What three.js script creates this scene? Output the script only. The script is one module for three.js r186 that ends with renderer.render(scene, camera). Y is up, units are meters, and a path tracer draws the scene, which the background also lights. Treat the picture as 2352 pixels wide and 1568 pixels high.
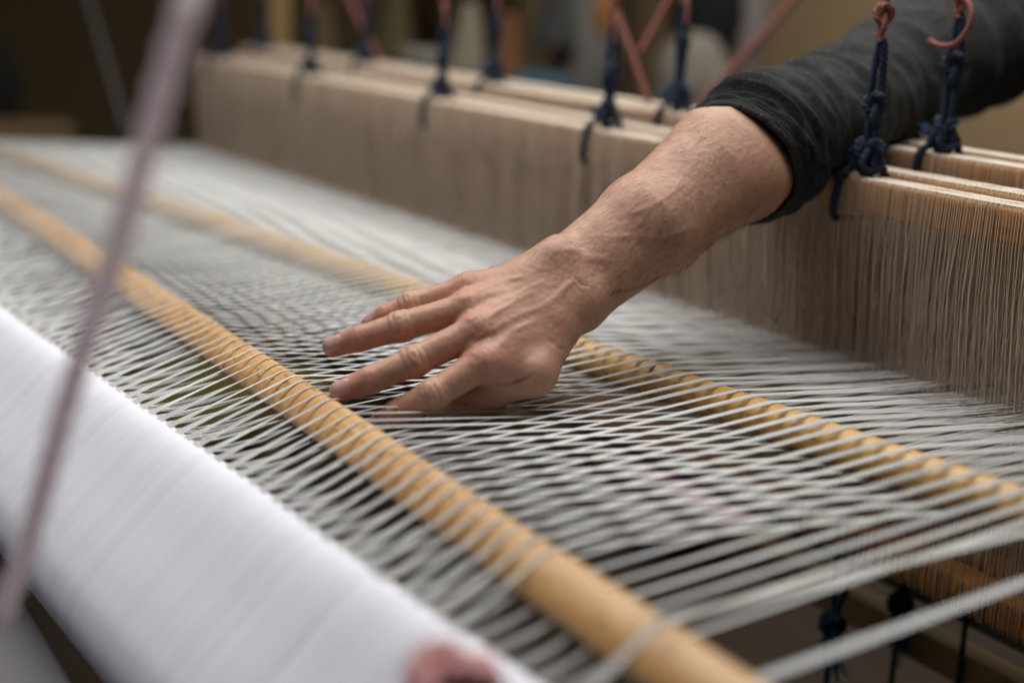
import * as THREE from 'three';
import { RectAreaLightUniformsLib } from 'three/addons/lights/RectAreaLightUniformsLib.js';
import { mergeGeometries } from 'three/addons/utils/BufferGeometryUtils.js';
import { RoundedBoxGeometry } from 'three/addons/geometries/RoundedBoxGeometry.js';

// ---------------------------------------------------------------- camera, light, exposure
const Y0 = 0.85;                       // height of the warp above the floor; "loom" coordinates have the warp at y = 0
const FPX = 3133, CX = 1176, CY = 784; // lens in pixels of a 2352 x 1568 picture
const CAM = new THREE.Vector3(0, 0.26, 0);
const AX = new THREE.Vector3(0.50837638, 0.05172612, -0.85958005);
const AY = new THREE.Vector3(-0.22154352, 0.97245106, -0.07250793);
const AZ = new THREE.Vector3(0.83214898, 0.22729571, 0.50583074);
const scene = new THREE.Scene();
scene.background = new THREE.Color().setRGB(0.006, 0.005, 0.004);
const camera = new THREE.PerspectiveCamera(28.1, 1024 / 682, 0.05, 60);
camera.position.set(CAM.x, CAM.y + Y0, CAM.z);
camera.quaternion.setFromRotationMatrix(new THREE.Matrix4().makeBasis(AX, AY, AZ));
camera.focus = 0.985;
camera.userData.fStop = 2.0;
camera.updateMatrixWorld();
RectAreaLightUniformsLib.init();
function panel(name, w, h, at, to, color, intensity) {
  const l = new THREE.RectAreaLight(color, intensity, w, h);
  l.name = name; l.position.set(...at); scene.add(l); l.lookAt(...to); return l;
}
panel('ceiling_window_light', 2.0, 1.4, [-1.2, Y0 + 1.35, -0.62], [-1.05, Y0, -0.55], new THREE.Color(1.0, 0.985, 0.95), 4.35);  // unseen source out of view, placed overhead to light warp, hand and shaft tops
panel('side_window_light', 1.2, 0.9, [-0.7, Y0 + 1.25, 1.15], [-0.8, Y0, -0.25], new THREE.Color(0.70, 0.79, 1.0), 0.70);  // unseen cool source behind the camera, placed to lighten the wound beam
panel('room_light', 2.2, 1.4, [-2.6, 2.9, -2.9], [-3.0, 0.8, -4.2], new THREE.Color(1.0, 0.93, 0.82), 4.6);  // unseen warm source out of view, placed to light the back wall and background
const renderer = new THREE.WebGLRenderer({ antialias: true });
renderer.toneMapping = THREE.LinearToneMapping;
renderer.toneMappingExposure = 1.0;
renderer.shadowMap.enabled = true;

// ---------------------------------------------------------------- helpers
let seed = 12345;
const rnd = () => { seed = (seed * 1664525 + 1013904223) >>> 0; return seed / 4294967296; };
const rr = (a, b) => a + (b - a) * rnd();
const clamp = (x, a, b) => Math.min(b, Math.max(a, x));
const lerp = (a, b, t) => a + (b - a) * t;
const sm = (a, b, x) => { const t = clamp((x - a) / (b - a), 0, 1); return t * t * (3 - 2 * t); };
const hash3 = (x, y, z) => { let h = (x * 374761393 + y * 668265263 + z * 2147483647) | 0; h = Math.imul(h ^ (h >>> 13), 1274126177); h ^= h >>> 16; return (h >>> 0) / 4294967296; };
function noise(x, y = 0, z = 0) {
  const i = Math.floor(x), j = Math.floor(y), k = Math.floor(z);
  const u = x - i, v = y - j, w = z - k, a = u * u * (3 - 2 * u), b = v * v * (3 - 2 * v), c = w * w * (3 - 2 * w);
  const L = (p, q, t) => p + (q - p) * t;
  return L(L(L(hash3(i, j, k), hash3(i + 1, j, k), a), L(hash3(i, j + 1, k), hash3(i + 1, j + 1, k), a), b),
    L(L(hash3(i, j, k + 1), hash3(i + 1, j, k + 1), a), L(hash3(i, j + 1, k + 1), hash3(i + 1, j + 1, k + 1), a), b), c) * 2 - 1;
}
const fbm = (x, y, z) => noise(x, y, z) * 0.55 + noise(x * 2.1 + 7, y * 2.1, z * 2.1) * 0.3 + noise(x * 4.3, y * 4.3 + 3, z * 4.3) * 0.15;

// a pixel of the 2352-wide picture and a depth along the lens axis -> loom coordinates
const camPt = (px, py, d) => new THREE.Vector3((px - CX) / FPX * d, -(py - CY) / FPX * d, -d);
const toLoom = (v) => new THREE.Vector3().addScaledVector(AX, v.x).addScaledVector(AY, v.y).addScaledVector(AZ, v.z).add(CAM);
const P = (px, py, d) => toLoom(camPt(px, py, d));

const used = {};
const numbered = (n) => { const k = used[n] = (used[n] ?? -1) + 1; return k ? n + '_' + String(k).padStart(3, '0') : n; };
// a thing is a Group at its base (loom coordinates); geometry of its parts is given in loom coordinates too
function thing(name, label, category, base, group) {
  const o = new THREE.Group(); o.name = numbered(name); scene.add(o);
  o.position.set(base[0], base[1] + Y0, base[2]);
  o.userData = { label, category }; if (group) o.userData.group = group;
  bases.set(o, base); return o;
}
const bases = new Map();
function part(name, geo, mat, parent, kind) {
  const b = bases.get(parent) ?? [0, 0, 0];
  geo.translate(-b[0], -b[1], -b[2]);
  const m = new THREE.Mesh(geo, mat); m.name = name; m.castShadow = m.receiveShadow = true; parent.add(m); bases.set(m, b);
  if (kind) m.userData.kind = kind; return m;
}
function solo(name, geo, mat, base, label, category, group, kind) {
  geo.translate(-base[0], -base[1], -base[2]);
  const m = new THREE.Mesh(geo, mat); m.name = numbered(name); m.castShadow = m.receiveShadow = true; scene.add(m);
  m.position.set(base[0], base[1] + Y0, base[2]);
  m.userData = { label }; if (category) m.userData.category = category; if (group) m.userData.group = group; if (kind) m.userData.kind = kind;
  return m;
}
function copy(root, base, label, turn = 0) {
  const c = root.clone(); c.name = numbered(root.name.replace(/_\d{3}$/, '')); scene.add(c);
  c.position.set(base[0], base[1] + Y0, base[2]); c.rotation.y = turn; c.userData = { ...root.userData }; if (label) c.userData.label = label; return c;
}
const box = (x0, x1, y0, y1, z0, z1, r = 0.003) => { const g = new RoundedBoxGeometry(x1 - x0, y1 - y0, z1 - z0, 2, r); g.translate((x0 + x1) / 2, (y0 + y1) / 2, (z0 + z1) / 2); return g; };

// fast builder of thin tubes
class Tubes {
  constructor() { this.p = []; this.n = []; this.i = []; this.uv = []; }
  add(pts, r, sides = 4, rEnd = r) {
    const N = pts.length, base = this.p.length / 3; let ux = 0, uy = 1, uz = 0.13, len = 0;
    for (let k = 0; k < N; k++) {
      const a = pts[Math.max(0, k - 1)], b = pts[Math.min(N - 1, k + 1)], c = pts[k];
      let tx = b[0] - a[0], ty = b[1] - a[1], tz = b[2] - a[2]; const l = Math.hypot(tx, ty, tz) || 1; tx /= l; ty /= l; tz /= l;
      let d = ux * tx + uy * ty + uz * tz; let ax = ux - d * tx, ay = uy - d * ty, az = uz - d * tz; let m = Math.hypot(ax, ay, az);
      if (m < 1e-4) { ax = 1 - tx * tx; ay = -tx * ty; az = -tx * tz; m = Math.hypot(ax, ay, az); }
      ax /= m; ay /= m; az /= m; ux = ax; uy = ay; uz = az;
      const bx = ty * az - tz * ay, by = tz * ax - tx * az, bz = tx * ay - ty * ax, R = lerp(r, rEnd, k / (N - 1));
      if (k) len += Math.hypot(c[0] - pts[k - 1][0], c[1] - pts[k - 1][1], c[2] - pts[k - 1][2]);
      for (let s = 0; s < sides; s++) {
        const t = s / sides * 6.28318, cs = Math.cos(t), sn = Math.sin(t), nx = ax * cs + bx * sn, ny = ay * cs + by * sn, nz = az * cs + bz * sn;
        this.p.push(c[0] + nx * R, c[1] + ny * R, c[2] + nz * R); this.n.push(nx, ny, nz); this.uv.push(len, s / sides);
      }
    }
    for (let k = 0; k < N - 1; k++) for (let s = 0; s < sides; s++) {
      const a = base + k * sides + s, b = base + k * sides + (s + 1) % sides; this.i.push(a, b, a + sides, b, b + sides, a + sides);
    }
    return this;
  }
  build() {
    const g = new THREE.BufferGeometry();
    g.setAttribute('position', new THREE.Float32BufferAttribute(this.p, 3)); g.setAttribute('normal', new THREE.Float32BufferAttribute(this.n, 3));
    g.setAttribute('uv', new THREE.Float32BufferAttribute(this.uv, 2)); g.setIndex(this.i); return g;
  }
}
// plied rope along points (arrays), with the lay of its strands modelled
function rope(points, r, pitch = 0.012, plies = 3, closed = false) {
  const curve = new THREE.CatmullRomCurve3(points.map((p) => new THREE.Vector3(...p)), closed), L = curve.getLength();
  const n = Math.max(8, Math.ceil(L / (pitch / 7))), fr = curve.computeFrenetFrames(n, closed), S = 12, pos = [], uv = [], idx = [];
  for (let k = 0; k <= n; k++) {
    const c = curve.getPointAt(k / n), N = fr.normals[k], B = fr.binormals[k], s = k / n * L;
    for (let j = 0; j <= S; j++) {
      const t = j / S * Math.PI * 2, R = r * (0.68 + 0.40 * Math.abs(Math.cos(plies / 2 * (t + 2 * Math.PI * s / pitch / plies * 2))));
      pos.push(c.x + (N.x * Math.cos(t) + B.x * Math.sin(t)) * R, c.y + (N.y * Math.cos(t) + B.y * Math.sin(t)) * R, c.z + (N.z * Math.cos(t) + B.z * Math.sin(t)) * R);
      uv.push(s, j / S * r * 6.28);
    }
  }
  for (let k = 0; k < n; k++) for (let j = 0; j < S; j++) { const a = k * (S + 1) + j, b = a + S + 1; idx.push(a, a + 1, b, a + 1, b + 1, b); }
  const g = new THREE.BufferGeometry(); g.setAttribute('position', new THREE.Float32BufferAttribute(pos, 3)); g.setAttribute('uv', new THREE.Float32BufferAttribute(uv, 2)); g.setIndex(idx); g.computeVertexNormals(); return g;
}

// ---------------------------------------------------------------- textures and materials
function tex(w, h, fn, srgb = true) {
  const d = new Uint8Array(w * h * 4);
  for (let y = 0; y < h; y++) for (let x = 0; x < w; x++) { const c = fn(x, y), k = (y * w + x) * 4; d[k] = clamp(c[0], 0, 255); d[k + 1] = clamp(c[1], 0, 255); d[k + 2] = clamp(c[2], 0, 255); d[k + 3] = 255; }
  const t = new THREE.DataTexture(d, w, h); t.wrapS = t.wrapT = THREE.RepeatWrapping; t.magFilter = THREE.LinearFilter; t.minFilter = THREE.LinearMipmapLinearFilter; t.generateMipmaps = true;
  if (srgb) t.colorSpace = THREE.SRGBColorSpace; t.needsUpdate = true; return t;
}
const mixc = (a, b, t) => [lerp(a[0], b[0], t), lerp(a[1], b[1], t), lerp(a[2], b[2], t)];
// grain runs along u
const grain = (light, dark, sx, sy, spots = 0) => tex(1024, 256, (x, y) => {
  const g = 0.5 + 0.5 * noise(x * sx, y * sy, 1), f = 0.5 + 0.5 * noise(x * sx * 3, y * sy * 4.1, 5), b = 0.5 + 0.5 * noise(x * 0.006, y * 0.01, 9);
  let c = mixc(light, dark, clamp(g * 0.45 + f * 0.3 + b * 0.35 - 0.1, 0, 1));
  if (spots) { const s = noise(x * 0.05, y * 0.09, 21); if (s > 0.55) c = mixc(c, [118, 78, 40], (s - 0.55) * spots); }
  return c;
});
const lathTex = grain([226, 184, 126], [184, 132, 78], 0.012, 0.13, 1.6); lathTex.repeat.set(2.2, 1);
const bambooTex = grain([222, 180, 108], [186, 136, 70], 0.008, 0.14, 1.6); bambooTex.repeat.set(2.0, 1);
const barTex = grain([198, 140, 66], [160, 100, 40], 0.01, 0.1); barTex.repeat.set(1.5, 1);
const clothTex = tex(512, 512, (x, y) => { const n = 0.5 + 0.5 * noise(x * 0.22, y * 0.22, 2), m = 0.5 + 0.5 * noise(x * 0.5, y * 0.5, 8), q = 0.5 + 0.5 * noise(x * 0.05, y * 0.05, 4); const v = 24 + n * n * 30 + m * 16 + q * 8; return [v, v * 1.01, v * 1.0]; });
const clothBump = tex(512, 512, (x, y) => { const v = 128 + 70 * noise(x * 0.3, y * 0.3, 2) + 50 * noise(x * 0.6, y * 0.6, 12); return [v, v, v]; }, false);
const windTex = tex(1024, 64, (x, y) => { const v = 128 + 75 * noise(x * 0.45, y * 0.03, 3) + 45 * noise(x * 0.12, y * 0.02, 6); return [v, v, v]; }, false);
const windCol = tex(1024, 64, (x, y) => { const v = 236 + 4 * noise(x * 0.3, y * 0.02, 3) + 3 * noise(x * 0.02, y * 0.02, 7); return [v, v - 1, v + 9]; });
windTex.repeat.set(7, 1); windCol.repeat.set(7, 1);
const plaster = tex(256, 256, (x, y) => { const v = 1 + 0.06 * fbm(x * 0.03, y * 0.03, 1) + 0.03 * noise(x * 0.3, y * 0.3, 3); return [184 * v, 160 * v, 126 * v]; });
const floorTex = grain([70, 56, 42], [46, 36, 26], 0.01, 0.12);
const S = (o) => new THREE.MeshStandardMaterial(o), PH = (o) => new THREE.MeshPhysicalMaterial(o);
const C = (r, g, b) => new THREE.Color().setRGB(r, g, b);
const M = {
  yarn: PH({ color: C(0.83, 0.83, 0.81), roughness: 0.62, sheen: 0.3, sheenColor: C(1, 1, 1), sheenRoughness: 0.5 }),
  wound: S({ map: windCol, bumpMap: windTex, bumpScale: 0.0003, roughness: 0.75 }),
  lath: PH({ map: lathTex, roughness: 0.42, clearcoat: 0.25, clearcoatRoughness: 0.4 }),
  bamboo: PH({ map: bambooTex, roughness: 0.42, clearcoat: 0.2, clearcoatRoughness: 0.4 }),
  bar: S({ map: barTex, roughness: 0.55 }),
  heddle: [C(0.58, 0.450, 0.335), C(0.63, 0.495, 0.375), C(0.54, 0.415, 0.305)].map((color) => S({ color, roughness: 0.75 })),
  binding: S({ color: C(0.72, 0.65, 0.54), roughness: 0.7 }),
  navy: S({ color: C(0.007, 0.018, 0.046), roughness: 0.8 }),
  navyPale: S({ color: C(0.05, 0.095, 0.17), roughness: 0.9 }),
  pink: S({ color: C(0.26, 0.092, 0.074), roughness: 0.8 }),
  rose: S({ color: C(0.62, 0.30, 0.29), roughness: 0.8 }),
  mauve: PH({ color: C(0.90, 0.82, 0.85), roughness: 1, transmission: 0.55 }),
  cloth: PH({ map: clothTex, bumpMap: clothBump, bumpScale: 0.0012, roughness: 0.95, sheen: 0.12, sheenColor: C(0.36, 0.37, 0.37), sheenRoughness: 0.6 }),
  skin: PH({ vertexColors: true, roughness: 0.46, specularIntensity: 0.75 }),
  nail: PH({ color: C(0.60, 0.335, 0.295), roughness: 0.33, clearcoat: 0.3 }),
  nailTip: PH({ color: C(0.58, 0.43, 0.31), roughness: 0.35 }),
  hair: S({ color: C(0.05, 0.03, 0.018), roughness: 0.5 }),
  wall: S({ map: plaster, roughness: 0.95 }),
  boards: S({ color: C(0.11, 0.078, 0.038), roughness: 0.8 }),
  darkWood: S({ color: C(0.045, 0.030, 0.014), roughness: 0.7 }),
  brownWood: S({ color: C(0.14, 0.085, 0.035), roughness: 0.7 }),
  tanWood: S({ color: C(0.36, 0.24, 0.10), roughness: 0.6 }),
  floor: S({ map: floorTex, roughness: 0.8 }),
  grey: S({ color: C(0.15, 0.14, 0.145), roughness: 0.8 }),
  paleGrey: S({ color: C(0.26, 0.25, 0.22), roughness: 0.9 }),
  greyGreen: S({ color: C(0.17, 0.18, 0.14), roughness: 0.8 }),
  black: S({ color: C(0.010, 0.010, 0.012), roughness: 0.9 }),
  teal: S({ color: C(0.03, 0.08, 0.12), roughness: 0.8 }),
  olive: S({ color: C(0.26, 0.22, 0.06), roughness: 0.8 }),
  magenta: S({ color: C(0.28, 0.04, 0.13), roughness: 0.8 }),
  orange: S({ color: C(0.45, 0.19, 0.05), roughness: 0.6 }),
};

// ---------------------------------------------------------------- setting: floor and walls of the room
{
  const f = new THREE.PlaneGeometry(9, 7); f.rotateX(-Math.PI / 2); f.translate(-2.4, -Y0, -1.2);
  solo('floor', f, M.floor, [-2.4, -Y0, -1.2], 'brown timber floor under the loom', null, null, 'structure');
  solo('wall_back', box(-6.6, 1.5, -Y0, 1.9, -4.35, -4.25, 0.01), M.wall, [-2.5, -Y0, -4.3], 'tan plaster wall behind the loom', null, null, 'structure');
  solo('wall_side', box(-6.3, -6.2, -Y0, 1.9, -4.24, 1.9, 0.01), M.boards, [-6.25, -Y0, -1], 'dark brown boarded wall at the end of the loom', null, null, 'structure');
}

// ---------------------------------------------------------------- loom: beam, lease rods, warp, heddle shafts
const XL = -2.55, XR = -0.455;                                  // edges of the warp
const BEAM = { y: -0.095, z: -0.245, r: 0.065 };
const beamZ = (x) => -0.078 * (x + 0.79);                      // the beam lies a little askew
const BEAMP = [[-0.0275, -0.284], [-0.0262, -0.277], [-0.0290, -0.268], [-0.0370, -0.257], [-0.0620, -0.232], [-0.0900, -0.2045], [-0.1080, -0.1905], [-0.1280, -0.1850], [-0.1500, -0.196], [-0.163, -0.225], [-0.155, -0.265], [-0.125, -0.292], [-0.085, -0.302], [-0.045, -0.297]];
{
  const t = thing('warp_beam', 'thick white beam wound full with warp yarn', 'warp beam', [-1.5, BEAM.y - BEAM.r, BEAM.z]);
  const nx = 900, nt = 96, pos = [], uv = [], idx = [], x0 = XL - 0.03, x1 = -0.418;
  const grooves = []; for (let k = 0; k < 30; k++) grooves.push([rr(x0, x1), rr(0.0001, 0.0003), rr(0.0012, 0.004)]);
  grooves.push([-0.605, 0.0012, 0.003], [-0.66, 0.0007, 0.004], [-0.535, 0.0008, 0.003]);
  const prof = new THREE.CatmullRomCurve3(BEAMP.map(([y, z]) => new THREE.Vector3(0, y, z)), true, 'centripetal').getSpacedPoints(nt);
  const cy = -0.095, cz = -0.245;
  for (let i = 0; i <= nx; i++) {
    const x = lerp(x0, x1, i / nx); let d = 0.0004 * noise(x * 9, 2) + 0.0001 * noise(x * 60, 5);
    for (const [gx, g, w] of grooves) { const q = (x - gx) / w; if (Math.abs(q) < 3) d -= g * Math.exp(-q * q); }
    const e = Math.min(x - x0, x1 - x); d -= 0.012 * Math.pow(clamp(1 - e / 0.012, 0, 1), 2);
    for (let j = 0; j <= nt; j++) { const p = prof[j % nt], L = Math.hypot(p.y - cy, p.z - cz), k = 1 + d / L; pos.push(x, cy + (p.y - cy) * k, cz + (p.z - cz) * k + beamZ(x)); uv.push(x, j / nt * 0.4); }
  }
  for (let i = 0; i < nx; i++) for (let j = 0; j < nt; j++) { const a = i * (nt + 1) + j, b = a + nt + 1; idx.push(a, b, a + 1, a + 1, b, b + 1); }
  const g = new THREE.BufferGeometry(); g.setAttribute('position', new THREE.Float32BufferAttribute(pos, 3)); g.setAttribute('uv', new THREE.Float32BufferAttribute(uv, 2)); g.setIndex(idx); g.computeVertexNormals();
  part('wound_yarn', g, M.wound, t);
  const core = new THREE.CylinderGeometry(0.028, 0.028, 2.75, 28); core.rotateZ(Math.PI / 2); core.rotateY(Math.atan(0.078)); core.translate(-1.47, -0.105, -0.246 + beamZ(-1.47)); part('core', core, M.tanWood, t);
}
// rods: swept cross-section along x
function sweep(x0, x1, n, nt, fn) {                           // fn(x, angle) -> [y, z]
  const pos = [], uv = [], idx = [];
  for (let i = 0; i <= n; i++) { const x = lerp(x0, x1, i / n); for (let j = 0; j <= nt; j++) { const a = j / nt * Math.PI * 2, [y, z] = fn(x, a); pos.push(x, y, z); uv.push(x, j / nt); } }
  for (let i = 0; i < n; i++) for (let j = 0; j < nt; j++) { const a = i * (nt + 1) + j, b = a + nt + 1; idx.push(a, a + 1, b, a + 1, b + 1, b); }
  for (const e of [0, n]) { const c = pos.length / 3, x = lerp(x0, x1, e / n); let cy = 0, cz = 0; for (let j = 0; j < nt; j++) { cy += pos[(e * (nt + 1) + j) * 3 + 1] / nt; cz += pos[(e * (nt + 1) + j) * 3 + 2] / nt; } pos.push(x, cy, cz); uv.push(x, 0); for (let j = 0; j < nt; j++) { const a = e * (nt + 1) + j; e ? idx.push(c, a, a + 1) : idx.push(c, a + 1, a); } }
  const g = new THREE.BufferGeometry(); g.setAttribute('position', new THREE.Float32BufferAttribute(pos, 3)); g.setAttribute('uv', new THREE.Float32BufferAttribute(uv, 2)); g.setIndex(idx); g.computeVertexNormals(); return g;
}
const NA = 0.0150, NB = 0.0072, TILT = 0.69;                    // tilted lath: half width, half thickness, tilt towards the beam
const lathAt = (c, ny, nz, grow = 0) => {                      // point of the lath's outline whose outward normal is (ny, nz)
  const A = NA + grow, B = NB + grow, s = Math.sin(TILT), k = Math.cos(TILT), p = -s * ny + k * nz, q = k * ny + s * nz, L = Math.hypot(A * p, B * q), u = A * A * p / L, v = B * B * q / L;
  return [c.y - s * u + k * v, c.z + k * u + s * v];
};
const nearC = (x) => ({ y: -0.0045 + 0.0008 * Math.sin(x * 3.1), z: -0.347 + 0.004 * Math.sin(x * 2.2 + 1) });
const farR = (x) => 0.0134 + 0.0006 * noise(x * 3, 8);
const farC = (x) => ({ y: 0.0015 * Math.sin(x * 2.7 + 0.4), z: -0.612 + 0.105 * (-0.9 - x) + 0.006 * Math.sin(x * 2.9 + 2) });
solo('lease_rod', sweep(-2.75, -0.16, 260, 40, (x, a) => {
  const c = nearC(x), w = 1 + 0.02 * noise(x * 9, a * 0.6), k = Math.cos(TILT), sn = Math.sin(TILT), u = NA * Math.cos(a) * w, v = NB * Math.sign(Math.sin(a)) * Math.pow(Math.abs(Math.sin(a)), 0.85) * w;
  return [c.y - sn * u + k * v, c.z + k * u + sn * v];
}), M.lath, [-1.45, -0.018, -0.347], 'smooth flattened wooden lease rod next to the white wound beam', 'lease rod', 'lease rods through the warp');
{
  const nodes = [-2.3, -1.86, -1.4, -1.02, -0.805, -0.47, -0.2];
  const t = thing('bamboo_lease_rod', 'yellow bamboo lease rod with brown node rings under the forearm', 'lease rod', [-1.45, -0.014, -0.6], 'lease rods through the warp');
  part('culm', sweep(-2.7, -0.12, 620, 32, (x, a) => {
    const c = farC(x); let r = farR(x); for (const n of nodes) { const q = (x - n) / 0.0045; if (Math.abs(q) < 4) r += 0.0012 * Math.exp(-q * q) - 0.0011 * Math.exp(-((q - 1.7) ** 2) * 3); }
    r += 0.00012 * noise(x * 30, a * 5); return [c.y + r * Math.sin(a), c.z + r * Math.cos(a)];
  }), M.bamboo, t);
  const ringMat = S({ color: C(0.30, 0.16, 0.06), roughness: 0.6 });
  for (const n of nodes) {
    const tb = new Tubes(), c = farC(n), pts = []; for (let k = 0; k <= 36; k++) { const a = k / 36 * 6.2832; pts.push([n + 0.0006 * noise(a * 2, n * 9), c.y + (farR(n) + 0.0007) * Math.sin(a), c.z + (farR(n) + 0.0007) * Math.cos(a)]); }
    part('node_ring', tb.add(pts, 0.00065, 5).build(), ringMat, t);
  }
}
// ---- heddle shafts
const shafts = [
  { z: -0.8265, dz: 0.0155, y0: 0.150, k: 0.0110, step: 0.00150, label: 'heddle shaft at the bamboo rod side, hung with cream string heddles' },
  { z: -0.8665, dz: 0.0155, y0: 0.154, k: 0.0110, step: 0.0021, label: 'second heddle shaft, close behind the one facing the bamboo rod' },
  { z: -0.9150, dz: 0.0135, y0: 0.168, k: 0.0120, step: 0.0017, label: 'third heddle shaft, across the gap behind the front pair' },
  { z: -0.9490, dz: 0.0135, y0: 0.171, k: 0.0120, step: 0.0023, label: 'rearmost heddle shaft of the four, farthest from the wound beam' },
];
const BH = 0.030;
const topY = (s, x) => s.y0 + (-0.64 - x) * s.k;
shafts.forEach((s, si) => {
  const x0 = -2.52, x1 = -0.30;
  const t = thing('heddle_shaft', s.label, 'heddle shaft', [-1.4, -0.17, s.z], 'heddle shafts across the loom');
  const bar = (yTop) => sweep(x0 - 0.02, x1, 60, 24, (x, a) => { const cs = Math.cos(a), sn = Math.sin(a), e = 0.42; return [yTop(x) - BH / 2 + (BH / 2 - 0.0006) * Math.sign(sn) * Math.pow(Math.abs(sn), e), s.z + (s.dz - 0.0006) * Math.sign(cs) * Math.pow(Math.abs(cs), e)]; });
  const botY = (x) => -0.135 + (-0.64 - x) * s.k * 0.6;
  part('top_bar', bar((x) => topY(s, x)), M.bar, t); part('bottom_bar', bar(botY), M.bar, t);
  const strings = []; for (let x = x1 - 0.004; x > x0; x -= s.step * (1 + 0.7 * sm(-1.0, -0.62, x)) * rr(0.7, 1.3)) strings.push(x);
  const rest = [new Tubes(), new Tubes(), new Tubes()]; let made = 0;
  strings.forEach((xa) => {
    const clump = 0.0030 * noise(xa * 70, si * 9) + 0.0016 * noise(xa * 190, si + 4), j = () => rr(-0.0004, 0.0004);
    const yt = topY(s, xa), yb = botY(xa), zf = s.z + s.dz + rr(0, 0.0009), zb = s.z - s.dz - rr(0, 0.0008), r = rr(0.00042, 0.00060), lean = rr(-0.004, 0.004), bow = rr(-0.003, 0.006);
    const xe = xa + clump + lean * 0.5, xm = xa + clump * 0.6;
    const pts = [
      [xe, -0.004, s.z + 0.006], [lerp(xe, xm, 0.3) + j(), yt * 0.30, lerp(s.z + 0.006, zf, 0.45) + bow * 0.5], [xm + j(), yt * 0.55, lerp(s.z + 0.006, zf, 0.8) + bow * 0.6], [xa + clump * 0.2, yt - BH, zf + rr(0, 0.0008)],
      [xa, yt - 0.003, zf], [xa + 0.0002, yt + r - 0.0008, zf - 0.0022], [xa + 0.0005, yt + r * 1.1, s.z], [xa + 0.0008, yt + r - 0.0008, zb + 0.0022], [xa + 0.001, yt - 0.004, zb], [xa + 0.001, yt - BH, zb], [xe + 0.001, 0.004, s.z - 0.006],
    ];
    const low = [[xe, 0.004, s.z + 0.006], [xe + lean + j(), yb * 0.45, lerp(s.z + 0.006, zf, 0.6) + bow * 0.4], [xa + lean, yb - 0.002, zf], [xa + lean, yb - BH + 0.002, zf], [xa + lean, yb - BH - r, s.z], [xa + lean, yb - BH + 0.002, zb], [xa + lean, yb, zb], [xe, -0.004, s.z - 0.006]];
    const m = Math.floor(rnd() * 3);
    if (made < 300 && si !== 1 && si !== 3 || made < 120) { part('string_heddle', new Tubes().add(pts, r, 4).add(low, r, 4).build(), M.heddle[m], t); made++; }
    else rest[m].add(pts, r, 3).add(low, r, 3);
  });
  rest.forEach((b, m) => { if (b.p.length) part('string_heddles', b.build(), M.heddle[m], t, 'stuff'); });
  for (const off of [-0.62, -0.2, 0.22, 0.64]) {
    const cp = []; for (let k = 0; k <= 400; k++) { const x = lerp(x0, x1, k / 400); cp.push([x, topY(s, x) - 0.0007 + 0.0003 * noise(x * 60, si, off), s.z + s.dz * off + 0.0006 * noise(x * 25, si + 3, off)]); }
    part('binding_string', new Tubes().add(cp, 0.0017, 6).build(), M.binding, t);
  }
});
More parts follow.
